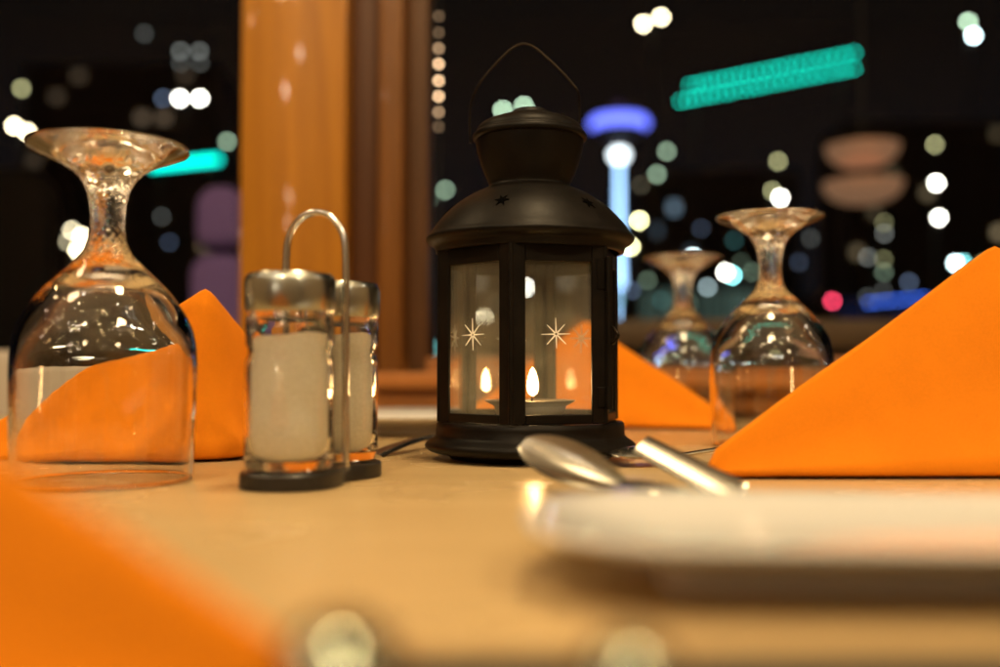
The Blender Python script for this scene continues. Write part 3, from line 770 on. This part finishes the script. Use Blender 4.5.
def street_lamp(lights, d, label, group='lamps of the town outside', size=4.2):
    pts = [P(x, y, d) for x, y, c, b in lights]
    cx = sum(p_.x for p_ in pts) / len(pts)
    t = thing('street_lamp', (cx, d, GZ), label, 'street lamp', group)
    zt = max(p_.z for p_ in pts)
    bm = bmesh.new(); tube(bm, [(0, 0.3, 0), (0, 0.3, zt - GZ)], [0.10, 0.05], 8)
    for p_ in pts: tube(bm, [(0, 0.3, p_.z - GZ), (p_.x - cx, 0.12, p_.z - GZ)], 0.025, 6)
    link('post', bm, M_POLE, t)
    for (x, y, c, b), p_ in zip(lights, pts):
        bm = bmesh.new(); globe(bm, Vector((p_.x - cx, 0, p_.z - GZ)), size * d / F / 2); link('globe', bm, lamp_mat(c, BR[b]), t)
SL = street_lamp  # some paired globes are one light and its reflection in the double glazing
SL([(645, 20, 'warm', 4), (663, 13, 'warm', 4)], 60, 'bright warm white lamp doubled by window reflection, high above the blue tower ring')
SL([(974, 18, 'green', 3), (979, 32, 'ice', 4)], 62, 'white green lamp doubled by window reflection in the top right corner')
SL([(177, 48, 'grey', 1), (177, 60, 'grey', 0), (196, 48, 'grey', 1), (197, 60, 'grey', 0)], 58, 'dim grey lamps doubled by window reflection, left of the pillar top')
SL([(160, 96, 'blue', 1), (177, 96, 'white', 4), (197, 96, 'white', 4)], 55, 'bright white lamp doubled by window reflection, with a dim blue one, above the left glass foot')
SL([(17, 86, 'yellow', 2)], 50, 'single dull yellow lamp at the upper left edge')
SL([(10, 124, 'warm', 4), (23, 130, 'warm', 4)], 48, 'bright warm lamp doubled by window reflection, left of the large upturned glass foot')
SL([(225, 140, 'green', 2)], 45, 'single grey green lamp beside the pillar, above the short teal strip')
SL([(70, 230, 'warm', 3), (80, 236, 'warm', 4), (76, 250, 'warm', 4), (66, 241, 'warm', 2)], 40, 'bright cream cluster of lamps left of the large glass stem')
SL([(503, 108, 'green', 3), (524, 104, 'green', 3)], 52, 'pair of pale green lamps peeping over the lantern lid')
SL([(445, 189, 'green', 2), (429, 197, 'green', 1)], 42, 'pair of dull green lamps just left of the lantern roof')
SL([(668, 150, 'green', 2), (658, 173, 'green', 2)], 56, 'two grey green lamps one above the other, right of the tower shaft top')
SL([(640, 220, 'yellow', 4), (631, 246, 'yellow', 4)], 47, 'two bright yellow lamps between the tower shaft and lantern roof edge')
SL([(642, 184, 'warm', 0)], 66, 'very dim brownish lamp close beside the tower shaft')
SL([(780, 160, 'yellow', 2)], 51, 'dull yellowish lamp above the tallest far wine glass')
SL([(774, 190, 'yellow', 2), (782, 197, 'white', 4)], 46, 'bright white and yellow lamps touching the far wine glass foot')
SL([(938, 143, 'yellow', 2)], 53, 'topmost and dullest of the three lamps stacked at the right')
SL([(939, 182, 'white', 4)], 49, 'bright white lamp in the middle of the three stacked at the right')
SL([(941, 217, 'white', 4)], 46, 'bright white lamp lowest of the three stacked at the right')
SL([(886, 222, 'yellow', 1), (886, 233, 'grey', 1)], 54, 'dim double lamp right below the copper lamp reflection')
SL([(869, 257, 'grey', 1), (885, 259, 'yellow', 1), (885, 272, 'green', 1)], 44, 'cluster of three dim grey green lamps above the blue strip light')
SL([(957, 263, 'ice', 4), (965, 263, 'teal', 3)], 43, 'bright icy white lamp with a teal edge beside the right napkin peak')
SL([(726, 272, 'white', 4), (733, 275, 'teal', 4)], 41, 'bright white teal lamp between the two far wine glasses')
SL([(708, 287, 'ice', 2)], 39, 'pale blue lamp right behind the smallest glass stem')
SL([(753, 272, 'green', 1)], 40, 'dull green lamp just left of the taller far glass stem')
SL([(694, 257, 'ice', 4)], 44, 'icy lamp peeping over the smallest glass foot')
SL([(648, 280, 'green', 1), (632, 290, 'blue', 1)], 38, 'dim blue and green lamps right beside the lantern body')
SL([(702, 228, 'blue', 0)], 57, 'faint blue lamp above the smallest wine glass')
SL([(833, 301, 'red', 3)], 37, 'single red lamp left of the blue strip light')
SL([(868, 297, 'grey', 0)], 47, 'faint grey lamp just above the blue strip light')
SL([(430, 348, 'teal', 2)], 34, 'dull teal lamp low at the left edge of the lantern body')
SL([(526, 287, 'white', 4)], 45, 'white lamp seen through the lantern pane right of its front post')
SL([(478, 322, 'warm', 4), (484, 318, 'warm', 3)], 36, 'warm white lamp seen through the left lantern pane')

SL([(305, 68, 'warm', 0), (140, 30, 'grey', 0)], 59, 'faint grey lamp in the upper left sky above the large glass')
SL([(168, 242, 'blue', 0), (160, 216, 'grey', 0)], 49, 'two faint blue grey lamps between the large glass stem and the lilac seat reflection')
SL([(735, 240, 'teal', 0), (742, 262, 'green', 0)], 52, 'two faint teal lamps left of the taller far glass stem')
SL([(910, 282, 'blue', 1), (884, 291, 'grey', 0)], 45, 'dim blue lamp with a fainter grey one just above the blue strip light')
SL([(985, 262, 'yellow', 1)], 50, 'dull yellow lamp touching the right napkin peak')
SL([(618, 300, 'teal', 1), (662, 300, 'teal', 0), (690, 304, 'green', 0)], 48, 'row of dim teal lamps low behind the smallest wine glass')
SL([(800, 262, 'blue', 0), (812, 238, 'grey', 0)], 63, 'two faint lamps right of the taller far glass stem')

# hanging light string on the right of the pillar
d = 1.36
p0 = P(438, 2, d)
st_ = thing('light_string', (p0.x, d, GZ), 'vertical string of peach bulbs at the right of the pillar', 'string lights')
bm = bmesh.new(); tube(bm, [(0, 0.006, -GZ), (0, 0.006, 2.0 - GZ)], 0.0012, 6); link('cable', bm, M_POLE, st_)
for i, (y, b) in enumerate([(12, 1), (29, 1), (45, 2), (61, 3), (78, 3), (94, 3), (110, 2), (125, 1)]):
    q = P(438, y, d); bm = bmesh.new(); globe(bm, Vector((q.x - p0.x, 0, q.z - GZ)), 0.0027); link('bulb', bm, lamp_mat('peach', BR[b] * 0.55), st_)

# blue lit tower
d = 400.0
tw = thing('observation_tower', (P(620, 300, d).x, d, GZ), 'tall floodlit observation tower with a glowing violet blue ring', 'tower')
k = d / F
def tz(y): return P(0, y, d).z - GZ
bm = bmesh.new(); lathe(bm, [(8 * k, 0), (5.0 * k, tz(330)), (3.0 * k, tz(250)), (2.2 * k, tz(160)), (0, tz(160))], 32); link('shaft', bm, emit('blue_white_floodlight', (0.36, 0.62, 1.0), 4.6), tw)
bm = bmesh.new(); lathe(bm, [(0, tz(160)), (6 * k, tz(159)), (9 * k, tz(154)), (7 * k, tz(149)), (0, tz(147))], 32); link('light_collar', bm, emit('white_tower_light', (0.85, 0.95, 1.0), 5.5), tw)
bm = bmesh.new(); lathe(bm, [(4 * k, tz(147)), (12 * k, tz(138)), (26 * k, tz(128.0)), (0, tz(127.9))], 40); link('pod', bm, mat('dark_tower_pod', (0.03, 0.03, 0.06), 0.6), tw)
bm = bmesh.new(); lathe(bm, [(0, tz(127.5)), (27 * k, tz(127)), (30 * k, tz(122)), (27 * k, tz(117)), (0, tz(116.5))], 40); link('light_ring', bm, emit('violet_blue_ring_light', (0.14, 0.18, 1.0), 2.9), tw)
bm = bmesh.new(); lathe(bm, [(0, tz(115)), (9 * k, tz(115)), (7 * k, tz(107)), (1.0 * k, tz(100)), (0, tz(97))], 24); link('roof_cap', bm, emit('dim_violet_cap_light', (0.35, 0.2, 0.6), 0.09), tw)

# green light strips
def strip(name, a, b, r, m, label, group=None, rows=1, gap=0.0, cat='strip light', n_led=0):
    mid_ = (a + b) / 2
    t = thing(name, (mid_.x, mid_.y, GZ), label, cat, group)
    off = Vector((mid_.x, mid_.y, GZ))
    if n_led and n_led < 20:
        for q in range(n_led):
            bm = bmesh.new(); tube(bm, [(a - off).lerp(b - off, q / n_led), (a - off).lerp(b - off, (q + 0.5) / n_led)], r, 8)
            link('light_tube', bm, m, t, smooth=False)
    for i in range(rows if n_led == 0 or n_led >= 20 else 0):
        ea = a - off + Vector((0, 0, gap * (i - (rows - 1) / 2))); eb = b - off + Vector((0, 0, gap * (i - (rows - 1) / 2)))
        if i: ea = ea.lerp(eb, 0.06)
        bm = bmesh.new()
        if n_led:
            for q in range(n_led):
                c0 = ea.lerp(eb, q / n_led); c1 = ea.lerp(eb, (q + 0.22) / n_led)
                tube(bm, [c0, c1], r, 8)
        else: tube(bm, [ea, eb], r, 8)
        link('light_tube', bm, m, t, smooth=False)
    bm = bmesh.new(); tube(bm, [a - off + Vector((0, 0.25, 0)), b - off + Vector((0, 0.25, 0))], r * 0.8, 8); link('beam', bm, M_POLE, t)
    for q in (0.1, 0.9):
        c = (a - off).lerp(b - off, q); bm = bmesh.new(); tube(bm, [(c.x, c.y + 0.25, 0), (c.x, c.y + 0.25, c.z)], 0.05, 8); link('post', bm, M_POLE, t)
M_GREEN = emit('sea_green_light', (0.0, 0.72, 0.52), 12.5)
d = 50.0
strip('light_strip', P(681, 92, 52), P(866, 56, 46), 0.065, M_GREEN, 'long slanting double sea green light strip in the upper right sky', 'sea green light strips', 2, 0.74, n_led=22)
strip('light_strip', P(150, 165, 50), P(216, 158, 48), 0.16, emit('teal_light', (0.0, 0.75, 0.60), 4.5), 'short teal light strip between the large glass foot and pillar', 'sea green light strips', 1, 0)
M_DEEP = emit('deep_blue_light', (0.06, 0.18, 1.0), 7.0)
strip('light_strip', P(868, 303, 40), P(932, 297, 40), 0.03, M_DEEP, 'low deep blue light strip left of the right napkin slope', None, 1, 0, n_led=7)

# pale lit shop fronts low across the street
def shop(x0, x1, y0, y1, d, col, s, label):
    a = P(x0, y0, d); b = P(x1, y1, d)
    t = thing('shop_building', ((a.x + b.x) / 2, d, GZ), label, 'building', 'low buildings across the street')
    w_ = b.x - a.x
    bm = bmesh.new(); box(bm, (0, 4.05, (a.z + 0.7 - GZ) / 2), (w_ + 1.2, 8, a.z + 0.7 - GZ)); link('wall', bm, M_POLE, t, smooth=False)
    n_ = 3
    for i in range(n_):
        ww = w_ / n_
        bm = bmesh.new(); box(bm, (-w_ / 2 + ww * (i + .5), 0.02, (a.z + b.z) / 2 - GZ), (ww * 0.88, 0.04, a.z - b.z)); f_ = link('lit_window', bm, emit('shop_window_light', col, s * random.uniform(.7, 1.2)), t, smooth=False)
shop(640, 760, 290, 322, 70, (0.45, 0.75, 0.62), 0.10, 'low building with dim green lit windows behind the smallest wine glass')
shop(835, 990, 300, 340, 80, (0.1, 0.14, 0.5), 0.05, 'low building with dim blue lit windows behind the right napkin')

M_BLOCK = mat('dark_facade_render', (0.05, 0.045, 0.045), 0.9)
def block(x0, x1, ytop, d, cols, rows, lit, col, s_, label, seed):
    rr = random.Random(seed)
    a = P(x0, ytop, d); b = P(x1, ytop, d); hh = a.z - GZ; w_ = b.x - a.x
    t = thing('apartment_block', ((a.x + b.x) / 2, d, GZ), label, 'building', 'dark apartment blocks far across the town')
    bm = bmesh.new(); box(bm, (0, 7.0, hh / 2), (w_, 13.8, hh)); box(bm, (w_ * 0.2, 7, hh + 0.6), (w_ * 0.25, 5, 1.19)); link('wall', bm, M_BLOCK, t, smooth=False)
    ms = [emit('room_window_light', tuple(c * q for c in col), s_) for q in (0.35, 0.7, 1.3)]
    for i in range(cols):
        for j in range(rows):
            if rr.random() > lit: continue
            cx = -w_ / 2 + w_ * (i + 0.5) / cols; cz = hh - (j + 0.6) * 3.0
            if cz < 1: continue
            bm = bmesh.new(); box(bm, (cx, 0.05, cz), (min(1.5, w_ / cols * .5), 0.06, 1.3)); link('window', bm, rr.choice(ms), t, smooth=False)
block(650, 800, 170, 130, 9, 8, 0.11, (0.5, 0.75, 1.0), 0.35, 'dark apartment block with a few bluish windows behind the two far wine glasses', 2)
block(850, 1010, 120, 150, 9, 11, 0.11, (1.0, 0.75, 0.42), 0.35, 'dark apartment block with a few amber windows behind the copper lamp reflection', 5)
block(20, 215, 60, 140, 9, 12, 0.12, (1.0, 0.7, 0.45), 0.25, 'dark apartment block with a few amber windows behind the large wine glass', 8)
block(452, 575, 210, 150, 7, 8, 0.2, (1.0, 0.85, 0.6), 0.3, 'dark apartment block behind the lantern roof', 11)

# copper lamp shades reflected in the window, built as glowing shades outside
d = 3.0
M_COPPER = mat('copper_reflection_glow', (0.55, 0.24, 0.10), 0.35, 0.7, Emission_Strength=0.19)
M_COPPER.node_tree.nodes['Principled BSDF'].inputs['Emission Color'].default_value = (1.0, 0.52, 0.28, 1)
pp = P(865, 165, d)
pl = thing('pendant_reflection', (pp.x, d, pp.z), 'reflection of two copper lamp shades in the window at right, built outside the glass', 'pendant lamp')
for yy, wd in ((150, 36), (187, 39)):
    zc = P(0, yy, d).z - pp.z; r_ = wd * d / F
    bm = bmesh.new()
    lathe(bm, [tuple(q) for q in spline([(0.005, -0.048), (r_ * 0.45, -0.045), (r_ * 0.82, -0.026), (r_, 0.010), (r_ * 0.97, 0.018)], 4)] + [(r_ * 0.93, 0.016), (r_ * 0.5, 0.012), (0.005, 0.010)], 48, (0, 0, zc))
    link('shade_reflection', bm, M_COPPER, pl)
bm = bmesh.new(); tube(bm, [(0, 0, -0.1), (0, 0, 1.0)], 0.004, 8); link('cord_reflection', bm, M_POLE, pl)
